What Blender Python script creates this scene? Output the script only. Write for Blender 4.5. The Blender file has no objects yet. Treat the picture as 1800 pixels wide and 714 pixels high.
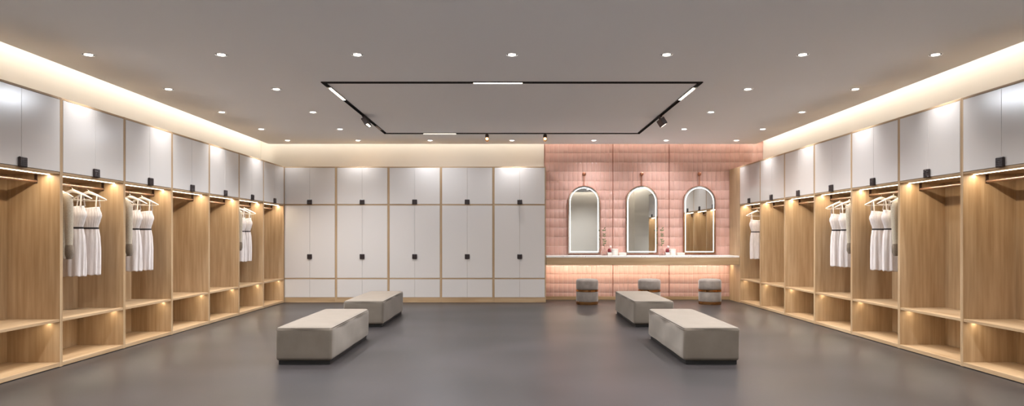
import bpy, bmesh, math, random
from mathutils import Vector, Matrix
random.seed(7)
C = bpy.context.scene.collection
PI = math.pi
CAM_H = 1.2
CEIL = 2.96           # underside of the dropped ceiling
SIDE = 4.17           # front plane of the side wardrobes
BACKF = 11.74         # front plane of the back cabinets and counter
BACKW = 12.30         # back wall
REAR = -0.75          # wall behind the camera
WALLX = 4.82
UNIT = 0.965

# ------------------------------------------------------------------ mesh helper
class MB:
    def __init__(s): s.v = []; s.f = []
    def add(s, vs, fs):
        n = len(s.v); s.v += [tuple(p) for p in vs]; s.f += [tuple(i + n for i in f) for f in fs]; return s
    def box(s, x0, x1, y0, y1, z0, z1):
        vs = [(x, y, z) for z in (z0, z1) for y in (y0, y1) for x in (x0, x1)]
        return s.add(vs, [(0,2,3,1), (4,5,7,6), (0,1,5,4), (2,6,7,3), (0,4,6,2), (1,3,7,5)])
    def cbox(s, x0, x1, y0, y1, z0, z1, c=.001):
        """box with chamfered edges"""
        bm = bmesh.new(); bmesh.ops.create_cube(bm, size=1)
        for v in bm.verts:
            v.co = Vector(((x0+x1)/2 + v.co.x*(x1-x0), (y0+y1)/2 + v.co.y*(y1-y0), (z0+z1)/2 + v.co.z*(z1-z0)))
        bmesh.ops.bevel(bm, geom=bm.edges[:], offset=c, segments=1, affect='EDGES')
        bm.verts.index_update()
        s.add([v.co[:] for v in bm.verts], [[v.index for v in f.verts] for f in bm.faces]); bm.free(); return s
    def lathe(s, prof, n=32, c=(0,0,0), axis='z'):
        rings = []
        vs = []
        for r, h in prof:
            for i in range(n):
                a = 2*PI*i/n
                p = (r*math.cos(a), r*math.sin(a), h)
                if axis == 'y': p = (p[0], -p[2], p[1])
                vs.append((p[0]+c[0], p[1]+c[1], p[2]+c[2]))
        fs = []
        for k in range(len(prof)-1):
            for i in range(n):
                j = (i+1) % n
                fs.append((k*n+i, k*n+j, (k+1)*n+j, (k+1)*n+i))
        if prof[0][0] > 1e-6: fs.append(tuple(range(n))[::-1])
        if prof[-1][0] > 1e-6: fs.append(tuple((len(prof)-1)*n+i for i in range(n)))
        return s.add(vs, fs)
    def tube(s, pts, r, n=8, closed=False, caps=True):
        pts = [Vector(p) for p in pts]; m = len(pts)
        rs = r if isinstance(r, (list, tuple)) else [r]*m
        vs = []; up = None
        for i, p in enumerate(pts):
            a = pts[(i-1) % m] if (closed or i > 0) else p
            b = pts[(i+1) % m] if (closed or i < m-1) else p
            t = (b-a).normalized()
            if up is None:
                up = t.orthogonal().normalized()
            else:
                up = (up - t*up.dot(t)).normalized()
            w = t.cross(up)
            for k in range(n):
                q = 2*PI*k/n
                vs.append(p + (up*math.cos(q) + w*math.sin(q))*rs[i])
        fs = []
        for i in range(m if closed else m-1):
            j = (i+1) % m
            for k in range(n):
                l = (k+1) % n
                fs.append((i*n+k, i*n+l, j*n+l, j*n+k))
        if caps and not closed:
            fs.append(tuple(range(n))[::-1]); fs.append(tuple((m-1)*n+k for k in range(n)))
        return s.add(vs, fs)
    def ribbon(s, pts, w, t):
        """flat strap along pts (in the y/z plane), w wide along y, t thick along x"""
        vs = []
        for p in pts:
            x, y, z = p
            vs += [(x-t/2, y-w/2, z), (x+t/2, y-w/2, z), (x+t/2, y+w/2, z), (x-t/2, y+w/2, z)]
        fs = [(0,1,2,3)]
        for i in range(len(pts)-1):
            for k in range(4):
                l = (k+1) % 4
                fs.append((i*4+k, i*4+l, (i+1)*4+l, (i+1)*4+k))
        q = (len(pts)-1)*4; fs.append((q+3, q+2, q+1, q))
        return s.add(vs, fs)
    def rbox(s, lx, ly, z0, z1, r, n=10, dome=0.0, fn=None):
        """rounded block centred on x,y; optional domed top"""
        hx, hy, hz = lx/2, ly/2, (z1-z0)/2; zc = (z0+z1)/2
        def line(h, k):
            L = [-h + r*(1-math.cos(PI/2*i/4)) for i in range(4)]
            M = [-h+r + (2*(h-r))*i/k for i in range(k+1)]
            return L + M + [-q for q in L[::-1]]
        X, Y, Z = line(hx, n), line(hy, n*2), line(hz, 5)
        idx = {}; vs = []; fs = []
        def vid(i, j, k):
            key = (i, j, k)
            if key not in idx:
                p = Vector((X[i], Y[j], Z[k]))
                q = Vector((max(-hx+r, min(hx-r, p.x)), max(-hy+r, min(hy-r, p.y)), max(-hz+r, min(hz-r, p.z))))
                d = p - q
                if d.length > 1e-9: p = q + d.normalized()*r
                if p.z > 0:
                    w = max(0, 1-(abs(p.x)/hx)**3)*max(0, 1-(abs(p.y)/hy)**4)
                    p.z += dome*w*(p.z/hz)
                if fn: p = fn(p)
                idx[key] = len(vs); vs.append((p.x, p.y, p.z+zc))
            return idx[key]
        nx, ny, nz = len(X)-1, len(Y)-1, len(Z)-1
        for i in range(nx):
            for j in range(ny):
                fs.append((vid(i,j,0), vid(i,j+1,0), vid(i+1,j+1,0), vid(i+1,j,0)))
                fs.append((vid(i,j,nz), vid(i+1,j,nz), vid(i+1,j+1,nz), vid(i,j+1,nz)))
        for i in range(nx):
            for k in range(nz):
                fs.append((vid(i,0,k), vid(i+1,0,k), vid(i+1,0,k+1), vid(i,0,k+1)))
                fs.append((vid(i,ny,k), vid(i,ny,k+1), vid(i+1,ny,k+1), vid(i+1,ny,k)))
        for j in range(ny):
            for k in range(nz):
                fs.append((vid(0,j,k), vid(0,j,k+1), vid(0,j+1,k+1), vid(0,j+1,k)))
                fs.append((vid(nx,j,k), vid(nx,j+1,k), vid(nx,j+1,k+1), vid(nx,j,k+1)))
        return s.add(vs, fs)
    def build(s, name, mat, parent=None, smooth=None, loc=None):
        me = bpy.data.meshes.new(name); me.from_pydata(s.v, [], s.f); me.update()
        bm = bmesh.new(); bm.from_mesh(me)
        bmesh.ops.recalc_face_normals(bm, faces=bm.faces[:]); bm.to_mesh(me); bm.free()
        o = bpy.data.objects.new(name, me); C.objects.link(o)
        if mat: me.materials.append(mat)
        if smooth is not None:
            me.shade_smooth(); me.set_sharp_from_angle(angle=math.radians(smooth))
        if parent: o.parent = parent
        if loc: o.location = loc
        return o

def tag(o, label=None, cat=None, group=None, kind=None):
    if label: o['label'] = label
    if cat: o['category'] = cat
    if group: o['group'] = group
    if kind: o['kind'] = kind
    return o
def empty(name, loc=(0,0,0), rz=0, label=None, cat=None, group=None):
    o = bpy.data.objects.new(name, None); C.objects.link(o)
    o.empty_display_size = .1; o.location = loc; o.rotation_euler = (0, 0, rz)
    return tag(o, label, cat, group)
def copy_tree(o, parent=None):
    c = o.copy(); C.objects.link(c)
    if parent: c.parent = parent
    for ch in [x for x in bpy.data.objects if x.parent == o]: copy_tree(ch, c)
    return c
def struct(mb, name, mat, smooth=None): return tag(mb.build(name, mat, smooth=smooth), kind='structure')

# ------------------------------------------------------------------ materials
def lin(c):
    return tuple(((x/255)/12.92 if x/255 <= .04045 else ((x/255+.055)/1.055)**2.4) for x in c) + (1,)
class Mat:
    def __init__(s, name, col=(200,200,200), rough=.5, metal=0, spec=.5):
        s.m = bpy.data.materials.new(name); s.m.use_nodes = True
        s.nt = s.m.node_tree; s.b = s.nt.nodes['Principled BSDF']
        s.b.inputs['Base Color'].default_value = lin(col)
        s.b.inputs['Roughness'].default_value = rough
        s.b.inputs['Metallic'].default_value = metal
        s.b.inputs['Specular IOR Level'].default_value = spec
    def n(s, t, **k):
        nd = s.nt.nodes.new(t)
        for a, v in k.items():
            if a in nd.inputs.keys() if isinstance(a, str) else False: nd.inputs[a].default_value = v
            else: setattr(nd, a, v)
        return nd
    def l(s, a, b): s.nt.links.new(a, b)
    def coords(s, scale=(1,1,1), rnd=False):
        tc = s.n('ShaderNodeTexCoord'); mp = s.n('ShaderNodeMapping'); mp.inputs['Scale'].default_value = scale
        src = tc.outputs['Object']
        if rnd:
            oi = s.n('ShaderNodeObjectInfo'); ml = s.n('ShaderNodeMath', operation='MULTIPLY'); ml.inputs[1].default_value = 17
            s.l(oi.outputs['Random'], ml.inputs[0])
            ad = s.n('ShaderNodeVectorMath', operation='ADD'); s.l(src, ad.inputs[0]); s.l(ml.outputs[0], ad.inputs[1]); src = ad.outputs[0]
        s.l(src, mp.inputs['Vector']); return mp.outputs[0]
    def noise(s, vec, scale=5, detail=4, rough=.5):
        nn = s.n('ShaderNodeTexNoise'); nn.inputs['Scale'].default_value = scale; nn.inputs['Detail'].default_value = detail
        nn.inputs['Roughness'].default_value = rough; s.l(vec, nn.inputs['Vector']); return nn.outputs['Fac']
    def ramp(s, fac, stops):
        r = s.n('ShaderNodeValToRGB'); e = r.color_ramp.elements
        while len(e) < len(stops): e.new(.5)
        for k, (p, c) in enumerate(stops): e[k].position = p; e[k].color = lin(c) if len(c) == 3 else c
        s.l(fac, r.inputs[0]); return r.outputs[0]
    def bump(s, h, strength=.2, dist=.01):
        b = s.n('ShaderNodeBump'); b.inputs['Strength'].default_value = strength; b.inputs['Distance'].default_value = dist
        s.l(h, b.inputs['Height']); s.l(b.outputs[0], s.b.inputs['Normal'])

def wood(name, axis, c1=(165,137,104), c2=(183,157,125), c3=(147,118,86)):
    m = Mat(name, rough=.42, spec=.35)
    sc = [26, 26, 26]; sc[axis] = 1.1
    v = m.coords(tuple(sc), rnd=True)
    f = m.noise(v, 1.3, 6, .6)
    sc2 = [5, 5, 5]; sc2[axis] = .7
    g = m.noise(m.coords(tuple(sc2), rnd=True), 1.6, 3, .5)
    mx = m.n('ShaderNodeMath', operation='MULTIPLY_ADD'); m.l(f, mx.inputs[0]); mx.inputs[1].default_value = .55
    ml = m.n('ShaderNodeMath', operation='MULTIPLY'); m.l(g, ml.inputs[0]); ml.inputs[1].default_value = .45; m.l(ml.outputs[0], mx.inputs[2])
    m.l(m.ramp(mx.outputs[0], [(.33, c3), (.48, c1), (.66, c2)]), m.b.inputs['Base Color'])
    m.bump(f, .05, .002)
    return m.m
WZ = wood('oak_vertical_grain', 2); WX = wood('oak_lengthwise_grain', 0)

m = Mat('white_lacquer', (198,192,187), .2, spec=.5); LACQ = m.m
m = Mat('painted_ceiling', (244,246,250), .9, spec=.2); CEILM = m.m
m = Mat('painted_wall', (226,219,208), .85, spec=.2); WALLM = m.m
m = Mat('dark_concrete_floor', rough=.33, spec=.22)
v = m.coords(); a = m.noise(v, 1.1, 3, .45); b = m.noise(v, 45, 2, .5); a2 = m.noise(m.coords((.5,.9,1)), .8, 1, .4)
mx = m.n('ShaderNodeMath', operation='MULTIPLY_ADD'); m.l(b, mx.inputs[0]); mx.inputs[1].default_value = .35; m.l(a, mx.inputs[2])
m.l(m.ramp(mx.outputs[0], [(.45, (40,37,36)), (.85, (50,46,46))]), m.b.inputs['Base Color'])
m.l(m.ramp(a2, [(.25, (.30,)*3+(1,)), (.75, (.38,)*3+(1,))]), m.b.inputs['Roughness'])
FLOOR = m.m
m = Mat('pink_glazed_tile', rough=.12, spec=.5)
v = m.coords(); a = m.noise(v, 3, 3)
m.l(m.ramp(a, [(.3, (200,158,144)), (.7, (207,168,156))]), m.b.inputs['Base Color'])
m.bump(m.noise(v, 14, 2), .06, .005); TILE = m.m
GROUT = Mat('pale_grout', (240,222,212), .8).m
m = Mat('taupe_velvet', rough=.85, spec=.2)
v = m.coords(rnd=True); a = m.noise(v, 5, 5, .6); b = m.noise(v, 350, 2)
m.l(m.ramp(a, [(.3, (98,89,79)), (.7, (106,97,87))]), m.b.inputs['Base Color'])
m.b.inputs['Sheen Weight'].default_value = .3; m.b.inputs['Sheen Roughness'].default_value = .4; m.b.inputs['Sheen Tint'].default_value = (1,.9,.8,1)
m.bump(b, .15, .001); VELVET = m.m
m = Mat('grey_velvet', rough=.85, spec=.2)
v = m.coords(rnd=True); a = m.noise(v, 9, 4, .6)
m.l(m.ramp(a, [(.3, (110,101,94)), (.7, (131,121,113))]), m.b.inputs['Base Color'])
m.b.inputs['Sheen Weight'].default_value = .4; m.b.inputs['Sheen Roughness'].default_value = .35; GVELVET = m.m
PIPING = Mat('piping_fabric', (78,70,62), .9, spec=.2).m
BLACK = Mat('black_base', (14,12,12), .5).m
TRACK = Mat('black_track_metal', (26,20,18), .45, .3).m
TBOX = Mat('dark_brown_lamp_metal', (56,44,41), .5, .3).m
COPPER = Mat('rose_copper', (176,118,92), .28, 1).m
TRIMM = Mat('dark_rose_trim', (150,98,80), .4, .5).m
BRASS = Mat('polished_brass', (190,138,88), .16, 1).m
RAIL = Mat('bronze_rail', (168,140,124), .3, .85).m
BRACK = Mat('dark_bronze_bracket', (74,54,44), .45, .5).m
m = Mat('dark_leather_handle', (40,28,27), .42, .1)
HANDLE = m.m
MIRROR = Mat('mirror_silver', (226,228,228), .015, 1).m
HANG = Mat('white_hanger_plastic', (226,218,208), .4).m
HOOKM = Mat('hanger_hook_steel', (190,185,180), .25, 1).m
def cloth(name, c1, c2, vsc=(60,60,5), bs=.35):
    m = Mat(name, rough=.9, spec=.15)
    a = m.noise(m.coords(vsc, rnd=True), 1.5, 5, .65); b = m.noise(m.coords((1,1,1)), 260, 2)
    m.l(m.ramp(a, [(.3, c1), (.7, c2)]), m.b.inputs['Base Color'])
    m.b.inputs['Sheen Weight'].default_value = .2
    ad = m.n('ShaderNodeMath', operation='MULTIPLY_ADD'); m.l(b, ad.inputs[0]); ad.inputs[1].default_value = .3; m.l(a, ad.inputs[2])
    m.bump(ad.outputs[0], bs, .006); return m.m
DRESS = cloth('white_linen', (198,188,184), (222,214,210))
KNIT = cloth('beige_knit', (158,146,128), (184,172,153), (80,80,80), .4)
FUR = cloth('dark_fluffy_knit', (92,80,66), (132,116,98), (120,120,120), .9)
BELT = Mat('black_belt_leather', (34,27,27), .45).m
m = Mat('terrazzo_stone', rough=.25)
vo = m.n('ShaderNodeTexVoronoi'); vo.inputs['Scale'].default_value = 42; m.l(m.coords(), vo.inputs['Vector'])
r1 = m.ramp(vo.outputs['Distance'], [(.17, (0,0,0,1)), (.24, (1,1,1,1))])
sep = m.n('ShaderNodeSeparateColor'); m.l(vo.outputs['Color'], sep.inputs[0])
chip = m.ramp(sep.outputs[0], [(.0, (70,52,46)), (.3, (150,128,112)), (.55, (222,214,206)), (1, (232,226,220))])
mixc = m.n('ShaderNodeMix', data_type='RGBA'); m.l(r1, mixc.inputs[0]); m.l(chip, mixc.inputs[6]); mixc.inputs[7].default_value = lin((230,225,220))
m.l(mixc.outputs[2], m.b.inputs['Base Color']); STONE = m.m
def emis(name, col, s):
    m = Mat(name, (0,0,0), .5); m.b.inputs['Emission Color'].default_value = lin(col); m.b.inputs['Emission Strength'].default_value = s; return m.m
WARM = (255,240,216)
E_STRIP = emis('warm_led_strip', (255,236,200), 5)
E_DOWN = emis('downlight_lens', (255,246,232), 9)
E_BAR = emis('linear_light_diffuser', (255,238,212), 4)
E_RING = emis('mirror_led_band', (255,252,248), 2.6)
E_BULB = emis('warm_bulb', (255,214,170), 6)
m = Mat('clear_pink_glass', (250,232,226), .03); m.b.inputs['Transmission Weight'].default_value = .9; m.b.inputs['IOR'].default_value = 1.3; PGLASS = m.m
m = Mat('amber_glass', (214,160,110), .05); m.b.inputs['Transmission Weight'].default_value = .85; m.b.inputs['IOR'].default_value = 1.2; AGLASS = m.m
CERAM = Mat('white_ceramic', (208,201,193), .35).m
CREAM = Mat('cream_box_card', (214,207,197), .6).m
RED = Mat('dark_red_enamel', (112,30,38), .25).m
DKBR = Mat('dark_brown_collar', (66,48,42), .4).m
PALEPINK = Mat('pale_pink_ceramic', (232,200,196), .4).m
LEAF = Mat('green_leaf', (86,108,68), .6).m
STEM = Mat('olive_stem', (128,120,84), .6).m
OFFBAR = Mat('unlit_diffuser', (150,134,124), .5).m

# ------------------------------------------------------------------ lamps
def area(loc, sx, sy, power, col=WARM, rot=(0,0,0), parent=None, spread=PI, name='area_lamp'):
    d = bpy.data.lights.new(name, 'AREA'); d.shape = 'RECTANGLE'; d.size = sx; d.size_y = sy; d.energy = power
    d.color = lin(col)[:3]; d.spread = spread
    o = bpy.data.objects.new(name, d); C.objects.link(o); o.location = loc; o.rotation_euler = rot
    if parent: o.parent = parent
    return o
def spot(loc, power, size=1.3, blend=.9, col=(246,247,250), rot=(0,0,0), parent=None, radius=.02):
    d = bpy.data.lights.new('spot_lamp', 'SPOT'); d.energy = power; d.spot_size = size; d.spot_blend = blend
    d.shadow_soft_size = radius; d.color = lin(col)[:3]
    o = bpy.data.objects.new('spot_lamp', d); C.objects.link(o); o.location = loc; o.rotation_euler = rot
    if parent: o.parent = parent
    return o

P_STRIP, P_NICHE, P_COVE, P_DOWN, P_BAR = 2.6, 0.85, 7.3, 168.0, 34.0

# ------------------------------------------------------------------ room shell
EX, EY = 4.60, 12.10          # edge of the dropped ceiling
ERY = REAR + .14
struct(MB().box(-WALLX-.1, WALLX+.1, REAR-.1, BACKW+.1, -.1, 0), 'floor', FLOOR)
top = 3.22
c = MB()
tx, ty0, ty1, tw = 2.14, 7.27, 10.84, .023     # centre lines of the recessed track
zc0, zc1 = CEIL, CEIL+.07
c.box(-EX, -tx-tw, ERY, EY, zc0, zc1); c.box(tx+tw, EX, ERY, EY, zc0, zc1)
c.box(-tx-tw, tx+tw, ERY, ty0-tw, zc0, zc1); c.box(-tx-tw, tx+tw, ty1+tw, EY, zc0, zc1)
c.box(-tx+tw, tx-tw, ty0+tw, ty1-tw, zc0, zc1)
struct(c, 'ceiling', CEILM)
struct(MB().box(-WALLX-.1, WALLX+.1, REAR-.1, BACKW+.1, top, top+.1), 'ceiling_upper', CEILM)
struct(MB().box(-WALLX-.1, -WALLX, REAR-.1, BACKW+.1, 0, top), 'wall_left', WALLM)
struct(MB().box(WALLX, WALLX+.1, REAR-.1, BACKW+.1, 0, top), 'wall_right', WALLM)
struct(MB().box(-WALLX, WALLX, REAR-.1, REAR, 0, top), 'wall_rear', WALLM)
SPL = .625
struct(MB().box(-WALLX, SPL, BACKW, BACKW+.1, 0, top), 'wall_back', WALLM)
struct(MB().box(SPL, WALLX, BACKW, BACKW+.1, 0, top), 'wall_back_pink', GROUT)
# glazed tiles, each slightly pillowed and tilted, as one skin of the wall
t = MB(); pw, ph = .0888, .179; g = .0034
trims = (1.935, 3.015)
xs = SPL + .008
k0 = -2
n = 0
x = .717 - pw
cols = []
while x < WALLX:
    a, b = max(x, SPL+.008), min(x+pw, WALLX)
    if b-a > .01: cols.append((a, b))
    x += pw
z = 1.203 - ph*7
rows = []
while z < top:
    a, b = max(z, .06), min(z+ph, top)
    if b-a > .01: rows.append((a, b))
    z += ph
for (a, b) in cols:
    for (d, e) in rows:
        x0, x1, z0, z1 = a+g/2, b-g/2, d+g/2, e-g/2
        yb, yf = BACKW+.001, BACKW-.007
        sx, sz = random.uniform(-.008, .008), random.uniform(-.005, .005)
        cx, cz = (x0+x1)/2, (z0+z1)/2; bv = .006
        def Y(px, pz, base): return base + (px-cx)*sx*2 + (pz-cz)*sz*2
        ring0 = [(x0, yb, z0), (x1, yb, z0), (x1, yb, z1), (x0, yb, z1)]
        ring1 = [(px, Y(px, pz, yf+.003), pz) for px, pz in ((x0, z0), (x1, z0), (x1, z1), (x0, z1))]
        ring2 = [(px, Y(px, pz, yf), pz) for px, pz in ((x0+bv, z0+bv), (x1-bv, z0+bv), (x1-bv, z1-bv), (x0+bv, z1-bv))]
        cen = [(cx, yf-.0006, cz)]
        vs = ring0+ring1+ring2+cen
        fs = []
        for q in range(4):
            w = (q+1) % 4
            fs += [(q, w, 4+w, 4+q), (4+q, 4+w, 8+w, 8+q), (8+q, 8+w, 12)]
        t.add(vs, fs)
struct(t, 'wall_back_tiles', TILE, smooth=40)
for i, xx in enumerate(trims + (SPL,)):
    struct(MB().box(xx-.0065, xx+.0065, BACKW-.012, BACKW, .062, top-.02), 'trim_%d' % (i+1), TRIMM)
struct(MB().cbox(SPL+.005, SIDE, BACKW-.018, BACKW-.001, 0, .062), 'baseboard_back', WX)
for nm, a, b in (('baseboard_left', -WALLX, -WALLX+.015), ('baseboard_right', WALLX-.015, WALLX)):
    struct(MB().cbox(a, b, REAR, 4.95, 0, .07), nm, WX)
struct(MB().cbox(-WALLX+.015, WALLX-.015, REAR, REAR+.015, 0, .07), 'baseboard_rear', WX)
# cove lamps hidden above the ceiling edge, washing the walls
L = BACKW-REAR-.2; ymid = (BACKW+REAR)/2
COVE = (255,247,234)
for sgn in (-1, 1):
    area((sgn*(EX+.01), ymid, CEIL+.20), .03, L, P_COVE*L/4, COVE, rot=(0, -sgn*math.radians(34), 0), name='cove_lamp')
area((0, EY+.01, CEIL+.20), 2*EX-.1, .03, .62*P_COVE*2*EX/4, COVE, rot=(math.radians(34), 0, 0), name='cove_lamp')
area((0, ERY-.01, CEIL+.20), 2*EX-.1, .03, P_COVE*2*EX/4, COVE, rot=(-math.radians(34), 0, 0), name='cove_lamp')

# ------------------------------------------------------------------ handle
def handle_mb(x, z, y=-.004):
    """square studded pull, centred on x, bottom at z, standing off the door face"""
    h = MB(); s = .088
    h.cbox(x-s/2, x+s/2, y-.022, y, z, z+s, .006)
    for i in range(5):
        for j in range(5):
            cx = x - s/2 + .012 + i*(s-.024)/4; cz = z + .012 + j*(s-.024)/4
            h.lathe([(.0055, 0), (.0045, .002), (.002, .0035)], 6, (cx, y-.022, cz), 'y')
    return h

# ------------------------------------------------------------------ open wardrobe unit
D = .50; PT = .018
def make_wardrobe():
    r = empty('open_wardrobe')
    W = UNIT
    for a in (0.0005, W-PT-.0005):
        MB().cbox(a, a+PT, 0, D, .002, 2.492).build('side_panel', WZ, r)
    MB().box(PT, W-PT, D-.012, D-.002, .045, 2.47).build('back_panel', WZ, r)
    MB().cbox(PT, W-PT, .001, D-.012, 2.472, 2.491).build('top_panel', WX, r)
    MB().cbox(PT, W-PT, .004, D-.012, 1.780, 1.800).build('upper_board', WX, r)
    MB().cbox(PT, W-PT, .004, D-.012, .418, .443).build('shelf', WX, r)
    MB().cbox(PT, W-PT, .001, D-.012, .006, .044).build('base_board', WX, r)
    MB().box(PT, W-PT, .05, D-.05, .0, .007).build('plinth', BLACK, r)
    mid = W/2
    d1 = MB().cbox(PT+.003, mid-.0012, -.001, .017, 1.803, 2.469).build('door', LACQ, r)
    d2 = MB().cbox(mid+.0012, W-PT-.003, -.001, .017, 1.803, 2.469).build('door', LACQ, r)
    handle_mb(mid, 1.794, -.001).build('handle', HANDLE, d1, smooth=30)
    # light strip in an aluminium channel below the upper board, another below the shelf
    for z, p in ((1.780, P_STRIP), (.418, P_NICHE)):
        st = MB().box(PT+.002, W-PT-.002, .094, .106, z-.006, z).build('light_strip', E_STRIP, r)
        area((W/2, .100, z-.0075), W-2*PT-.01, .010, p, WARM, parent=r, name='strip_lamp')
    rl = MB().tube([(PT+.006, .22, 1.715), (W-PT-.006, .22, 1.715)], .0135, 16).build('clothes_rail', RAIL, r, smooth=40)
    for a in (PT, W-PT-.006):
        MB().cbox(a, a+.006, .206, .234, 1.696, 1.779).build('bracket', BRACK, rl)
    return r
ward = make_wardrobe()
near_far = ['nearest the camera', 'second from the camera', 'third from the camera', 'fourth from the camera', 'fifth from the camera', 'sixth from the camera', 'farthest in the corner']
wl_desc = {0: 'empty open oak wardrobe on the left wall, nearest the camera, cut by the frame edge',
  1: 'open oak wardrobe on the left wall, second from camera, with cardigan and dresses',
  2: 'open oak wardrobe on the left wall, third from camera, with cardigan and dresses',
  3: 'empty open oak wardrobe on the left wall, fourth from camera, beside the clothes bay',
  4: 'empty open oak wardrobe on the left wall, fifth from camera, before the last dresses',
  5: 'open oak wardrobe on the left wall with dresses, second from the back corner',
  6: 'empty open oak wardrobe on the left wall, last one in the back corner'}
wr_desc = {0: 'empty open oak wardrobe on the right wall, nearest the camera, cut by the frame edge',
  1: 'empty open oak wardrobe on the right wall, second from camera, beside the clothes bay',
  2: 'open oak wardrobe on the right wall, third from camera, holding dresses and a cardigan',
  3: 'open oak wardrobe on the right wall, fourth from camera, holding dresses and a cardigan',
  4: 'empty open oak wardrobe on the right wall, fifth from camera, third from pink wall',
  5: 'empty open oak wardrobe on the right wall, next to the last one by pink wall',
  6: 'open oak wardrobe on the right wall with a dress, last one by the pink wall'}
Z0L, Z0R = 4.963, 4.975
first = True
for side in (-1, 1):
    for k in range(7):
        o = ward if first else copy_tree(ward); first = False
        if side < 0:
            o.location = (-SIDE, Z0L + k*UNIT, 0); o.rotation_euler = (0, 0, PI/2)
            tag(o, wl_desc[k], 'wardrobe', 'open oak wardrobes along the left wall')
        else:
            o.location = (SIDE, Z0R + (k+1)*UNIT, 0); o.rotation_euler = (0, 0, -PI/2)
            tag(o, wr_desc[k], 'wardrobe', 'open oak wardrobes along the right wall')
tag(MB().cbox(SIDE, WALLX-.01, Z0R+7*UNIT+.002, BACKW-.012, 0, 2.492).build('filler_panel', WZ),
    'tall plain oak filler panel between the pink tiled wall and the last right wardrobe', 'panel')

# ------------------------------------------------------------------ closed cabinets on the back wall
def make_cabinet():
    r = empty('tall_cabinet'); W = UNIT-.003; D2 = BACKW-BACKF-.012; PT = .0185
    for a in (0.0005, W-PT-.0005):
        MB().cbox(a, a+PT, 0, D2, .004, 2.492).build('side_panel', WZ, r)
    MB().box(PT, W-PT, D2-.012, D2-.002, .095, 2.47).build('back_panel', WZ, r)
    MB().cbox(PT, W-PT, .001, D2-.012, 2.474, 2.491).build('top_panel', WX, r)
    MB().cbox(PT, W-PT, .001, D2-.012, 1.782, 1.804).build('upper_rail', WX, r)
    MB().cbox(PT, W-PT, .001, D2-.012, .430, .450).build('lower_rail', WX, r)
    MB().cbox(PT, W-PT, .001, D2-.012, .002, .094).build('base_board', WX, r)
    mid = W/2
    for z0, z1, hz in ((1.807, 2.471, 1.800), (.453, 1.779, .800), (.097, .427, None)):
        for s in (0, 1):
            a, b = (PT+.003, mid-.0012) if s == 0 else (mid+.0012, W-PT-.003)
            d = MB().cbox(a, b, -.001, .017, z0, z1).build('door', LACQ, r)
            if s == 0 and hz: handle_mb(mid, hz, -.001).build('handle', HANDLE, d, smooth=30)
    return r
cab = make_cabinet()
cd = ['white double-door cabinet on the back wall, leftmost, in the corner by the left wardrobes',
      'white double-door cabinet on the back wall, second from the left corner',
      'white double-door cabinet on the back wall, middle one of the five',
      'white double-door cabinet on the back wall, fourth from the left corner',
      'white double-door cabinet on the back wall, rightmost, next to the pink tiles']
X0 = SPL - 5*(UNIT-.003) - .003
for k in range(5):
    o = cab if k == 0 else copy_tree(cab)
    o.location = (X0 + k*(UNIT-.003), BACKF, 0)
    tag(o, cd[k], 'cabinet', 'white cabinets along the back wall')

# ------------------------------------------------------------------ vanity counter
r = empty('vanity_counter', (SPL+.005, BACKF, 0), label='floating vanity counter with terrazzo top and oak front on the pink tiled wall', cat='counter')
VW = SIDE-.003-SPL-.005; VD = BACKW-BACKF-.012
MB().cbox(0, VW, -.002, VD, .826, .857, .002).build('stone_top', STONE, r)
MB().cbox(0, VW, 0, .022, .692, .825).build('front_board', WX, r)
MB().cbox(0, VW, .023, VD, .692, .712).build('bottom_board', WX, r)
MB().box(.01, VW-.01, VD-.16, VD-.145, .684, .691).build('light_strip', E_STRIP, r)
area((VW/2, VD-.1525, .682), VW-.03, .013, 10, (255,242,222), parent=r, name='strip_lamp')

# ------------------------------------------------------------------ arched mirrors
def arch(w, z0, z1, n=28):
    rr = w/2; zc = z1-rr
    return [(-rr, z0), (rr, z0)] + [(rr*math.cos(PI*i/n), zc+rr*math.sin(PI*i/n)) for i in range(n+1)]
def arch_ring(mb, wo, zo0, zo1, wi, zi0, zi1, y0, y1):
    A, B = arch(wo, zo0, zo1), arch(wi, zi0, zi1); n = len(A)
    vs = [(p[0], y0, p[1]) for p in A] + [(p[0], y0, p[1]) for p in B] + [(p[0], y1, p[1]) for p in A] + [(p[0], y1, p[1]) for p in B]
    fs = []
    for i in range(n):
        j = (i+1) % n
        fs += [(i, j, n+j, n+i), (2*n+i, 3*n+i, 3*n+j, 2*n+j), (i, 2*n+i, 2*n+j, j), (n+i, n+j, 3*n+j, 3*n+i)]
    return mb.add(vs, fs)
def arch_plate(mb, w, z0, z1, y0, y1):
    A = arch(w, z0, z1)[0:]; n = len(A)
    # drop the doubled point where the straight side meets the arc
    vs = [(p[0], y0, p[1]) for p in A] + [(p[0], y1, p[1]) for p in A]
    fs = [tuple(range(n)), tuple(range(2*n-1, n-1, -1))] + [(i, n+i, n+(i+1) % n, (i+1) % n) for i in range(n)]
    return mb.add(vs, fs)
def make_mirror():
    r = empty('arched_mirror'); w, z0, z1 = .62, .878, 2.185
    arch_ring(MB(), w, z0, z1, w-.018, z0+.009, z1-.009, -.048, -.012).build('frame', COPPER, r, smooth=35)
    arch_plate(MB(), w-.018, z0+.009, z1-.009, -.040, -.014).build('mirror_glass', MIRROR, r)
    i = .036; b = .013
    arch_ring(MB(), w-2*i, z0+i, z1-i, w-2*i-2*b, z0+i+b, z1-i-b, -.0425, -.0395).build('light_band', E_RING, r, smooth=35)
    MB().cbox(-.008, .008, -.030, -.026, z1-.004, 2.405).build('hanging_strap', COPPER, r)
    h = MB().lathe([(.012, .008), (.012, .022), (.034, .024), (.036, .030), (.034, .040), (.028, .043), (0, .044)], 28, (0, 0, 2.408), 'y').build('wall_hook', COPPER, r, smooth=35)
    return r
mir = make_mirror()
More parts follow.
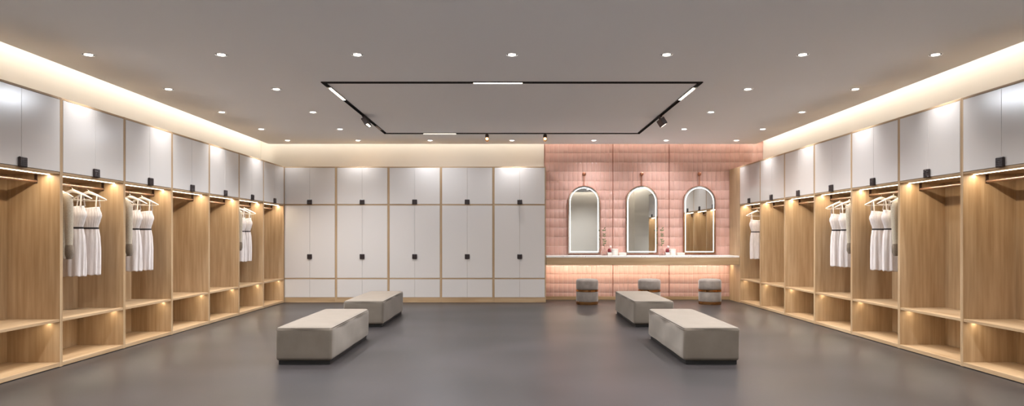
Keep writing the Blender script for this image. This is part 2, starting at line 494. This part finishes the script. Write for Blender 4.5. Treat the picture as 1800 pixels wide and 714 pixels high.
ml = ['arched mirror with glowing white edge on pink tiles, left of three, nearest the cabinets',
      'arched mirror with glowing white edge on pink tiles, middle of the three',
      'arched mirror with glowing white edge on pink tiles, right of three, nearest the wardrobes']
for k, xx in enumerate((1.379, 2.482, 3.585)):
    o = mir if k == 0 else copy_tree(mir); o.location = (xx, BACKW-.007, 0)
    tag(o, ml[k], 'mirror', 'arched illuminated mirrors over the counter')

# ------------------------------------------------------------------ things on the counter
CZ = .857
def leaf(mb, p, d, l, w, tw):
    d = Vector(d).normalized(); s = d.cross(Vector((math.cos(tw), math.sin(tw), .3))).normalized(); nrm = d.cross(s)
    pts = []
    for i in range(7):
        u = i/6; ww = w*math.sin(PI*u)**.8*(1-.2*u)/2 if 0 < u < 1 else 0.0004
        c0 = Vector(p)+d*l*u - nrm*(.25*l*u*u)
        for q in (-1, 0, 1): pts.append(c0+s*ww*q + nrm*(.0012 if q == 0 else 0))
    fs = []
    for i in range(6):
        for q in range(2):
            a = i*3+q; fs.append((a, a+1, a+4, a+3))
    # give the blade thickness
    n = len(pts); pts2 = [q + nrm*.0012 for q in pts]
    fs2 = fs + [tuple(n+i for i in f[::-1]) for f in fs]
    for i in range(6):
        fs2 += [(i*3, i*3+3, n+i*3+3, n+i*3), (i*3+2, n+i*3+2, n+i*3+5, i*3+5)]
    mb.add(pts+pts2, fs2)
def make_vase():
    r = empty('bud_vase')
    MB().lathe([(.050, 0), (.056, .004), (.058, .03), (.052, .075), (.030, .105), (.024, .118), (.027, .126), (.0235, .126), (.0205, .118), (.027, .104), (.048, .074), (.054, .03), (.050, .012), (0, .010)], 32).build('glass_body', PGLASS, r, smooth=50)
    MB().lathe([(0, .0105), (.028, .0105), (.030, .013), (.028, .018), (0, .018)], 24).build('flower_frog', DKBR, r, smooth=50)
    pts = [(.004*math.sin(i*.9) + .022*(i/14) - .012*(i/14)**2*2.2, .004*math.cos(i*.7), .012 + .485*i/14) for i in range(15)]
    st = MB().tube(pts, [.0026-.0001*i for i in range(15)], 6).build('stem', STEM, r, smooth=60)
    lf = MB()
    for i in (5, 6, 7, 8, 10, 11, 13, 14):
        for q in range(3 if i in (7, 10, 13) else 2):
            an = i*1.7 + q*2.3
            leaf(lf, pts[i], (math.cos(an), math.sin(an)*.6, .45), .042+.01*math.sin(i), .024, an+1)
    lf.build('leaves', LEAF, st, smooth=60)
    return r
def make_jar():
    r = empty('lidded_jar')
    MB().rbox(.078, .078, 0, .056, .010, 3).build('jar_body', CERAM, r, smooth=50)
    MB().lathe([(.026, .056), (.030, .058), (.030, .064), (.026, .066)], 24).build('collar', DKBR, r, smooth=35)
    MB().lathe([(.031, .066), (.034, .070), (.034, .090), (.031, .108), (.024, .122), (.014, .131), (0, .134)], 28).build('domed_lid', RED, r, smooth=50)
    return r
def make_pot():
    r = empty('white_canister')
    MB().lathe([(.058, 0), (.062, .004), (.062, .098), (.060, .101)], 36).build('canister_body', CERAM, r, smooth=40)
    MB().lathe([(.060, .101), (.064, .103), (.064, .118), (.060, .121), (0, .121)], 36).build('lid', CREAM, r, smooth=40)
    return r
def make_bottle():
    r = empty('perfume_bottle')
    MB().rbox(.056, .040, 0, .120, .012, 3).build('bottle_body', PALEPINK, r, smooth=50)
    MB().lathe([(.010, .120), (.010, .130)], 16).build('neck', BRASS, r)
    MB().lathe([(.008, .130), (.020, .134), (.027, .147), (.028, .158), (.022, .172), (.012, .179), (0, .181)], 24).build('stopper', PALEPINK, r, smooth=50)
    return r
def make_soapbox():
    r = empty('storage_box')
    MB().cbox(-.066, .066, -.040, .040, 0, .034, .003).build('box_body', CERAM, r)
    MB().cbox(-.068, .068, -.042, .042, .0345, .052, .003).build('lid', CREAM, r)
    return r
sets = [(make_vase, 1.730, 12.02, .857, 'glass bud vase with one leafy stem, left of {}', 'vase'),
        (make_jar, 1.826, 12.00, .857, 'small white jar with dark red domed lid, beside {}', 'jar'),
        (make_pot, 1.932, 12.04, .857, 'round white lidded canister, on the counter by {}', 'canister'),
        (make_bottle, 1.872, 12.14, .857, 'pale pink bottle with round stopper, standing behind {}', 'bottle'),
        (make_soapbox, 2.068, 11.98, .857, 'low white lidded box, on the counter by {}', 'box')]
w1 = {'vase': ('the left red-lidded jar', 'the right red-lidded jar'), 'jar': ('the left vase and stem', 'the right vase and stem'),
      'canister': ('the middle mirror\'s left side', 'the right mirror\'s left side'),
      'bottle': ('the left canister', 'the right canister'),
      'box': ('the middle mirror\'s lower left corner', 'the right mirror\'s lower left corner')}
for fn, xx, yy, zz, lab, cat in sets:
    o = fn(); o.location = (xx, yy, CZ)
    o2 = copy_tree(o); o2.location = (xx+1.085, yy, CZ)
    tag(o, lab.format(w1[cat][0]), cat); tag(o2, lab.format(w1[cat][1]), cat)
    for q in (o, o2): q['group'] = 'toiletries on the counter'

# ------------------------------------------------------------------ velvet stools
def make_stool():
    r = empty('round_stool'); R_ = .197
    MB().lathe([(.150, .262), (.186, .264), (R_-.002, .275), (R_, .31), (R_, .405), (R_-.004, .425), (R_-.018, .441), (R_-.05, .449), (.08, .453), (0, .454)], 56).build('seat_cushion', GVELVET, r, smooth=60)
    MB().lathe([(R_-.002, .229), (R_+.001, .230), (R_+.001, .261), (R_-.002, .262)], 56).build('brass_band', BRASS, r, smooth=40)
    MB().lathe([(.150, .052), (R_-.006, .053), (R_-.001, .066), (R_-.001, .214), (R_-.006, .228), (.150, .229)], 56).build('lower_body', GVELVET, r, smooth=60)
    MB().lathe([(R_-.004, .001), (R_-.002, .0), (R_, .003), (R_, .049), (R_-.004, .052)], 56).build('brass_base', BRASS, r, smooth=40)
    return r
sto = make_stool()
sl = ['round grey velvet stool with two brass bands under the counter, leftmost',
      'round grey velvet stool with brass band, middle one, partly hidden behind a bench',
      'round grey velvet stool with two brass bands under the counter, rightmost']
for k, xx in enumerate((1.347, 2.462, 3.548)):
    o = sto if k == 0 else copy_tree(sto); o.location = (xx, 11.49, 0); o.rotation_euler = (0, 0, k*.7)
    tag(o, sl[k], 'stool', 'velvet stools at the vanity counter')

# ------------------------------------------------------------------ benches
def make_bench(W=.530, Ln=1.58):
    r = empty('upholstered_bench')
    z0, z1, rr = .036, .352, .034
    def wob(p):
        q = p.copy()
        q.x += .0022*math.sin(p.y*9+p.z*14)*(abs(p.x) > W/2-.02); q.y += .002*math.sin(p.x*13+p.z*11)*(abs(p.y) > Ln/2-.02)
        return q
    b = MB().rbox(W, Ln, z0, z1, rr, 10, dome=.012, fn=wob).build('cushion_body', VELVET, r, smooth=60)
    MB().cbox(-W/2+.025, W/2-.025, -Ln/2+.025, Ln/2-.025, 0, .037, .002).build('plinth_base', BLACK, r)
    # piping where the top panel is sewn to the sides
    def loop(off, z):
        hx, hy = W/2-off, Ln/2-off; rc = rr-off*.6; pts = []
        for cx, cy, a0 in ((hx-rc, hy-rc, 0), (-hx+rc, hy-rc, PI/2), (-hx+rc, -hy+rc, PI), (hx-rc, -hy+rc, 1.5*PI)):
            for i in range(6):
                a = a0+PI/2*i/5; pts.append((cx+rc*math.cos(a), cy+rc*math.sin(a), z))
        return pts
    MB().tube(loop(.0074, z1-.012), .0038, 8, closed=True).build('piping', PIPING, r, smooth=60)
    MB().tube(loop(.0018, z1-.026), .0022, 6, closed=True).build('stitching', PIPING, r, smooth=60)
    return r
ben = make_bench()
for k, (xx, yy, lab) in enumerate(((-1.958, 6.80, 'long taupe velvet bench on the floor, front one of the left pair'),
                       (-1.978, 9.30, 'long taupe velvet bench on the floor, rear one of the left pair'),
                       (1.878, 6.80, 'long taupe velvet bench on the floor, front one of the right pair'),
                       (1.888, 9.30, 'long taupe velvet bench on the floor, rear one of the right pair'))):
    o = ben if k == 0 else copy_tree(ben); o.location = (xx, yy, 0)
    tag(o, lab, 'bench', 'taupe velvet benches in the middle of the room')

# ------------------------------------------------------------------ hangers and clothes (local: x along the rail, y across, origin on the rail axis)
def make_hanger():
    r = empty('clothes_hanger')
    pts = []
    for i in range(9):
        u = -1+i/4; pts.append((0, u*.19, -.058 - .072*abs(u)**1.15 - (.004 if i in (0, 8) else 0)))
    mb = MB()
    # flattened shoulder arms, wider in the middle
    n = 10; vs = []; fs = []
    for i in range(17):
        u = -1+i/8; y = u*.192; z = -.052 - .078*abs(u)**1.2
        hh = .013*(1-abs(u))+.006; tt = .011*(1-.4*abs(u))
        for k in range(n):
            a = 2*PI*k/n; vs.append((tt*math.cos(a), y, z+hh*math.sin(a)))
    for i in range(16):
        for k in range(n):
            l = (k+1) % n; fs.append((i*n+k, i*n+l, (i+1)*n+l, (i+1)*n+k))
    fs += [tuple(range(n)), tuple(16*n+k for k in range(n))]
    mb.add(vs, fs).build('shoulder_arms', HANG, r, smooth=60)
    MB().tube([(0, -.184, -.131), (0, -.17, -.138), (0, .17, -.138), (0, .184, -.131)], .0042, 8).build('trouser_bar', HANG, r, smooth=60)
    hp = [(0, 0, -.045), (0, .001, -.030), (0, .012, -.018)]
    for i in range(9):
        a = -PI/4+ (PI*1.15)*i/8; hp.append((0, .0165*math.cos(a), .0165*math.sin(a)))
    MB().tube(hp, .002, 8).build('hook', HOOKM, r, smooth=60)
    return r
def make_dress(seed):
    rnd = random.Random(seed); r = empty('sleeveless_dress')
    key = [(-.202, .112, .040), (-.235, .120, .048), (-.270, .134, .055), (-.295, .137, .057), (-.345, .122, .052), (-.40, .104, .045), (-.422, .101, .043),
           (-.445, .108, .047), (-.52, .119, .055), (-.65, .125, .060), (-.78, .124, .062), (-.906, .121, .064)]
    def interp(z):
        for i in range(len(key)-1):
            if key[i+1][0] <= z <= key[i][0]:
                u = (key[i][0]-z)/(key[i][0]-key[i+1][0]); u = u*u*(3-2*u)*.5+u*.5
                return [key[i][q]*(1-u)+key[i+1][q]*u for q in (1, 2)]
        return key[-1][1:]
    n = 96; m_ = 64; vs = []
    ph = [rnd.uniform(0, 6.28) for _ in range(5)]
    for j in range(m_+1):
        z = -.202 - (.906-.202)*j/m_
        a, b = interp(z)
        sk = max(0, min(1, (-.43-z)/.4)); bo = 1-max(0, min(1, (-.40-z)/.03))
        for i in range(n):
            t_ = 2*PI*i/n
            w = sk*(.0062*math.cos(9*t_+ph[0]+.6*math.sin(2*t_+ph[1])) + .006*math.cos(5*t_+ph[2])) + bo*.0016*math.cos(26*t_+ph[3])
            w += .0025*math.cos(14*t_+ph[4])*(1 if z < -.43 else 0)
            top = 0
            if j < 8:   # neckline dips in front and back between the straps
                top = -.012*(1-abs(math.cos(t_)))*(1-j/8) + .016*math.exp(-((abs(math.sin(t_))-.45)/.25)**2)*0
            vs.append(((b+w)*math.sin(t_), (a+w)*math.cos(t_), z+top+ (sk*.004*math.cos(9*t_+ph[0]) if j > m_-3 else 0)))
    fs = []
    for j in range(m_):
        for i in range(n):
            k = (i+1) % n; fs.append((j*n+i, j*n+k, (j+1)*n+k, (j+1)*n+i))
    body = MB().add(vs, fs).build('dress_body', DRESS, r, smooth=80)
    sm = body.modifiers.new('thickness', 'SOLIDIFY'); sm.thickness = .003
    # belt at the waist with its little buckle
    bz = -.4225; a, b = interp(bz); bv = []; bf = []
    for q, (dz, dr) in enumerate(((.009, .0015), (.009, .005), (-.009, .005), (-.009, .0015))):
        for i in range(48):
            t_ = 2*PI*i/48; bv.append(((b+dr)*math.sin(t_), (a+dr)*math.cos(t_), bz+dz))
    for q in range(4):
        for i in range(48):
            k = (i+1) % 48; p = (q+1) % 4; bf.append((q*48+i, q*48+k, p*48+k, p*48+i))
    bl = MB().add(bv, bf).build('belt', BELT, r, smooth=40)
    # straps over the hanger arms
    for s in (-1, 1):
        mb = MB(); y = s*.098
        ph_ = [(.034, y*1.02, -.206), (.024, y, -.15), (.012, y, -.085), (0, y, -.073), (-.012, y, -.085), (-.024, y, -.15), (-.034, y*1.02, -.206)]
        vs = []; fs = []
        for i, p in enumerate(ph_):
            a_ = Vector(ph_[max(0, i-1)]); b_ = Vector(ph_[min(6, i+1)]); t_ = (b_-a_).normalized(); nn = t_.cross(Vector((0, 1, 0))).normalized()
            for dy, dn in ((-.007, -.001), (.007, -.001), (.007, .001), (-.007, .001)): vs.append(Vector(p)+Vector((0, dy, 0))+nn*dn)
        for i in range(6):
            for k in range(4):
                l = (k+1) % 4; fs.append((i*4+k, i*4+l, (i+1)*4+l, (i+1)*4+k))
        fs += [(0, 1, 2, 3), (24, 25, 26, 27)]
        mb.add(vs, fs).build('strap', DRESS, r)
    return r
def make_cardigan():
    r = empty('knitted_cardigan')
    key = [(-.060, .040, .026), (-.075, .075, .034), (-.095, .112, .040), (-.125, .130, .046), (-.17, .132, .050), (-.30, .126, .052), (-.50, .130, .054), (-.72, .134, .055)]
    n = 72; vs = []; fs = []; rows = []
    for k in range(len(key)-1):
        for q in range(6):
            u = q/6; rows.append([key[k][i]*(1-u)+key[k+1][i]*u for i in range(3)])
    rows.append(list(key[-1]))
    for z, a, b in rows:
        sk = max(0, min(1, (-.15-z)/.4))
        for i in range(n):
            t_ = 2*PI*i/n
            w = sk*(.006*math.cos(7*t_+1)+.004*math.cos(12*t_))
            vs.append(((b+w)*math.sin(t_), (a+w)*math.cos(t_), z))
    m_ = len(rows)
    for j in range(m_-1):
        for i in range(n):
            k = (i+1) % n; fs.append((j*n+i, j*n+k, (j+1)*n+k, (j+1)*n+i))
    fs.append(tuple(range(n)))
    MB().add(vs, fs).build('cardigan_body', KNIT, r, smooth=70)
    for s in (-1, 1):
        pts = [(0, s*.108, -.112), (.002, s*.128, -.135), (.004, s*.143, -.19), (.006, s*.147, -.30), (.010, s*.146, -.42), (.012, s*.143, -.52), (.014, s*.140, -.60)]
        MB().tube(pts, [.036, .040, .040, .036, .034, .033, .031], 20).build('sleeve', KNIT, r, smooth=70)
        MB().tube([(.014, s*.140, -.590), (.015, s*.140, -.62), (.016, s*.139, -.68), (.018, s*.138, -.725)], [.032, .040, .041, .026], 20).build('cuff', FUR, r, smooth=70)
    # rolled front edges and collar
    MB().tube([(.056, .012, -.715), (.057, .010, -.50), (.055, .010, -.30), (.052, .014, -.16), (.040, .035, -.085), (.0, .048, -.060), (-.034, .03, -.07), (-.040, 0, -.075), (-.034, -.03, -.07), (0, -.048, -.060), (.040, -.035, -.085), (.052, -.006, -.16)], .007, 8).build('front_trim', KNIT, r, smooth=70)
    return r
hang = make_hanger(); dressA = make_dress(1); dressB = make_dress(5); card = make_cardigan()
used = {}
def place(proto, loc, rz, lab, cat, grp):
    o = proto if proto.name not in used else copy_tree(proto); used[proto.name] = 1
    if o is not proto: pass
    o.location = loc; o.rotation_euler = (0, 0, rz); tag(o, lab, cat, grp); return o
RZ = 1.715
bays = [(-1, 1, 'second left wardrobe'), (-1, 2, 'third left wardrobe'), (-1, 5, 'next-to-last left wardrobe'),
        (1, 2, 'third right wardrobe'), (1, 3, 'fourth right wardrobe'), (1, 6, 'last right wardrobe')]
jit = random.Random(3)
for side, k, where in bays:
    zfar = (Z0L if side < 0 else Z0R) + (k+1)*UNIT - PT
    X = side*(SIDE+.22)
    items = [(.235, dressB, 'far'), (.475, dressA, 'near'), (.745, card, 'card')]
    if k == 6: items = items[:1]
    for off, proto, which in items:
        y = zfar - off; tilt = jit.uniform(-.05, .05)
        rot = (PI/2 if side < 0 else -PI/2)
        # clothes face along the rail; local x runs along the rail (world y), local y across (world x)
        rz = PI/2 if side < 0 else -PI/2
        wd = {'far': 'holding the rear dress', 'near': 'holding the front dress', 'card': 'holding the beige cardigan'}[which]
        if k == 6: wd = 'holding the only dress'
        place(hang, (X, y, RZ), rz+tilt, 'white hanger on the rail of the %s, %s' % (where, wd), 'hanger', 'white hangers on the wardrobe rails')
        if which == 'card':
            place(card, (X, y, RZ), rz+tilt, 'beige knitted cardigan with dark fluffy cuffs hanging in the %s' % where, 'cardigan', 'beige cardigans in the wardrobes')
        else:
            nm = {'far': 'rear one', 'near': 'front one'}[which]
            lab = 'white sleeveless belted dress hanging in the %s, %s of the pair' % (where, nm)
            if k == 6: lab = 'white sleeveless belted dress hanging alone in the last right wardrobe'
            place(proto, (X, y, RZ), rz+tilt, lab, 'dress', 'white belted dresses in the wardrobes')

# ------------------------------------------------------------------ recessed downlights
def make_down():
    r = empty('ceiling_light')
    MB().lathe([(.053, .0), (.066, .0), (.066, -.002), (.060, -.005), (.054, -.005), (.053, 0)][:6], 32).build('trim_ring', CEILM, r, smooth=30)
    MB().lathe([(.038, -.0005), (.054, -.0005), (.054, -.002), (.038, -.002)], 32).build('inner_ring', TRACK, r, smooth=30)
    MB().lathe([(.037, -.0015), (.037, -.004), (.032, -.0065), (0, -.007)], 32).build('lens', E_DOWN, r, smooth=30)
    return r
dl = make_down(); firstd = [True]
rowsY = [(6.17, 'nearest row', True), (7.61, 'second row', False), (9.01, 'third row', False), (10.42, 'fourth row', False), (11.64, 'back row', True)]
nm4 = {-4.08: 'by the left wardrobes', -2.80: 'second from the left', 2.80: 'second from the right', 4.08: 'by the right wardrobes'}
nm7 = {-4.08: 'leftmost', -2.80: 'second from left', -1.49: 'third from left', 0: 'middle one', 1.49: 'third from right', 2.80: 'second from right', 4.08: 'rightmost'}
def down(x, y, lab, power=1, rot=(0,0,0), size=2.2):
    o = dl if firstd[0] else copy_tree(dl); firstd[0] = False
    o.location = (x, y, CEIL)
    tag(o, lab, 'downlight', 'recessed round downlights in the ceiling')
    spot((x, y, CEIL-.012), P_DOWN*power, size=size, blend=1.0, rot=rot)
for y, rn, full in rowsY:
    d = nm7 if full else nm4
    for x in d:
        if full: lab = 'small round recessed downlight in the %s of the ceiling, %s' % (rn, d[x])
        else: lab = 'small round recessed downlight in the %s of four, %s' % (rn, d[x])
        # swivelling lamps: the outer ones lean into the room, the back row leans onto the wall behind it
        rot = [0, 0, 0]; pw = 1; size = 2.2
        if abs(x) > 4: rot[1] = (-1 if x > 0 else 1)*math.radians(-14); pw = .6; size = 1.7
        if y > 11.5:
            pw = .55
            if x > 1: rot[0] = math.radians(6); pw = .4
            if x == 0: rot[1] = math.radians(-14); pw = .4
            if x in (-1.49, -4.08): pw = .15
            if x == -2.80: pw = .3
        down(x, y, lab, pw, rot, size)
for y, rn, pw_ in ((4.55, 'row just above the camera view', 1.2), (2.6, 'row over the camera', 2.0), (.8, 'row behind the camera', 1.0)):  # unseen rows, added as fill to light the near part of the room
    for x in (-2.8, -1.0, 1.0, 2.8):
        q = {-2.8: 'leftmost', -1.0: 'second from left', 1.0: 'second from right', 2.8: 'rightmost'}[x]
        down(x, y, 'unseen round downlight added as fill in the %s, %s' % (rn, q), pw_, (math.radians(-12) if y < 1 else 0, 0, 0))

# ------------------------------------------------------------------ track with its lamps
r = empty('light_track', (0, 0, CEIL), label='thin black rectangular light track recessed in the ceiling', cat='track')
ch = MB(); h = .034
def channel(x0, x1, y0, y1):
    ch.box(x0, x1, y0, y1, h, h+.004)
ch.box(-tx-tw, tx+tw, ty0-tw, ty0+tw, h, h+.004); ch.box(-tx-tw, tx+tw, ty1-tw, ty1+tw, h, h+.004)
ch.box(-tx-tw, -tx+tw, ty0+tw, ty1-tw, h, h+.004); ch.box(tx-tw, tx+tw, ty0+tw, ty1-tw, h, h+.004)
for s in (1, -1):
    a, b = (tx+tw, tx+tw-.002) if s > 0 else (tx-tw, tx-tw+.002)
    # side walls of the channel: outer (s>0) and inner (s<0) loops
    e = .002
    X1 = a; Ya, Yb = (ty0-tw, ty1+tw) if s > 0 else (ty0+tw, ty1-tw)
    z0 = -.012
    if s > 0:
        ch.box(-X1, -X1+e, Ya, Yb, z0, h); ch.box(X1-e, X1, Ya, Yb, z0, h); ch.box(-X1+e, X1-e, Ya, Ya+e, z0, h); ch.box(-X1+e, X1-e, Yb-e, Yb, z0, h)
    else:
        ch.box(-X1-e, -X1, Ya-e, Yb+e, z0, h); ch.box(X1, X1+e, Ya-e, Yb+e, z0, h); ch.box(-X1, X1, Ya-e, Ya, z0, h); ch.box(-X1, X1, Yb, Yb+e, z0, h)
ch.build('track_channel', TRACK, r)
def bar(x0, x1, y0, y1, lab, mat=None, lit=True, pw=1):
    cx, cy = (x0+x1)/2, (y0+y1)/2
    o = empty('linear_track_light', (cx, cy, CEIL), label=lab, cat='track light', group='linear lights set in the ceiling track')
    hx, hy = (x1-x0)/2, (y1-y0)/2
    MB().box(-hx, hx, -hy, hy, .004, h-.001).build('housing', TRACK, o)
    MB().box(-hx+.003, hx-.003, -hy+.003, hy-.003, -.014, .004).build('diffuser', mat or E_BAR, o)
    if lit: area((0, 0, -.0155), 2*hx-.008, 2*hy-.008, P_BAR*pw, (240,246,255), parent=o, name='bar_lamp')
q = .0195
bar(-.44, .12, ty0-q, ty0+q, 'glowing linear light in the near side of the ceiling track')
bar(-1.50, -.945, ty1-q, ty1+q, 'glowing linear light in the far side of the ceiling track', pw=.3)
bar(-tx-q, -tx+q, 7.56, 8.17, 'glowing linear light in the left side of the ceiling track')
bar(tx-q, tx+q, 7.56, 8.17, 'glowing linear light in the right side of the ceiling track')
bar(-tx-q, -tx+q, 10.1, 10.45, 'short unlit linear light at the left rear of the ceiling track', OFFBAR, False)
def make_head():
    r = empty('track_spotlight')
    MB().cbox(-.016, .016, -.07, .07, -.030, .030).build('track_adapter', TBOX, r)
    MB().cbox(-.008, .008, -.02, .02, -.075, -.028).build('swivel_arm', TBOX, r)
    g_ = MB().cbox(-.030, .030, -.125, .125, -.105, 0, .003).build('lamp_head', TBOX, r); g_.location = (.004, 0, -.050); g_.rotation_euler = (0, math.radians(-32), 0)
    MB().box(-.013, .013, -.105, .105, -.107, -.1045).build('lens', E_BAR, g_)
    area((0, 0, -.1085), .024, .205, 9, (255,246,232), parent=g_, spread=math.radians(110), name='head_lamp')
    return r
hd = make_head()
for k, xx in enumerate((-tx, tx)):
    o = hd if k == 0 else copy_tree(hd); o.location = (xx, 9.28, CEIL)
    tag(o, 'dark rectangular spotlight head tilted under the %s side of the ceiling track' % ('left' if k == 0 else 'right'), 'spotlight', 'rectangular spotlights on the track')
    pass
def make_cyl():
    r = empty('glass_track_lamp')
    MB().lathe([(.005, 0), (.005, -.022)], 12).build('neck', TRACK, r)
    MB().lathe([(0, -.018), (.022, -.020), (.031, -.030), (.032, -.070), (.029, -.072)], 28).build('cap', TBOX, r, smooth=40)
    MB().lathe([(.0315, -.070), (.0315, -.112), (.027, -.130), (.014, -.141), (0, -.143)], 28).build('glass_shade', AGLASS, r, smooth=60)
    MB().lathe([(0, -.074), (.016, -.080), (.020, -.095), (.014, -.112), (0, -.118)], 20).build('bulb', E_BULB, r, smooth=60)
    return r
cy = make_cyl()
for k, xx in enumerate((-.423, .560)):
    o = cy if k == 0 else copy_tree(cy); o.location = (xx, ty1, CEIL+h)
    o.location.z = CEIL+.0
    tag(o, 'tiny glass lamp with dark cap under the far track side, %s one' % ('left' if k == 0 else 'right'), 'track lamp', 'tiny glass lamps under the track')

# ------------------------------------------------------------------ camera, world, colour
cam = bpy.data.cameras.new('camera'); co = bpy.data.objects.new('camera', cam); C.objects.link(co)
co.location = (0, 0, CAM_H); co.rotation_euler = (PI/2, 0, 0)
cam.sensor_width = 36; cam.lens = 36*1126/1800; cam.shift_y = 60/1800; cam.shift_x = 0
cam.clip_start = .05
sc = bpy.context.scene; sc.camera = co
w = bpy.data.worlds.new('world'); sc.world = w; w.use_nodes = True
w.node_tree.nodes['Background'].inputs[0].default_value = (.01, .01, .01, 1)
sc.view_settings.view_transform = 'Standard'; sc.view_settings.look = 'None'
sc.view_settings.gamma = 1; sc.view_settings.use_curve_mapping = False
sc.view_settings.exposure = .82
sc.cycles.use_denoising = True
sc.cycles.use_light_tree = True
sc.cycles.sample_clamp_indirect = 6
sc.cycles.max_bounces = 10; sc.cycles.diffuse_bounces = 6
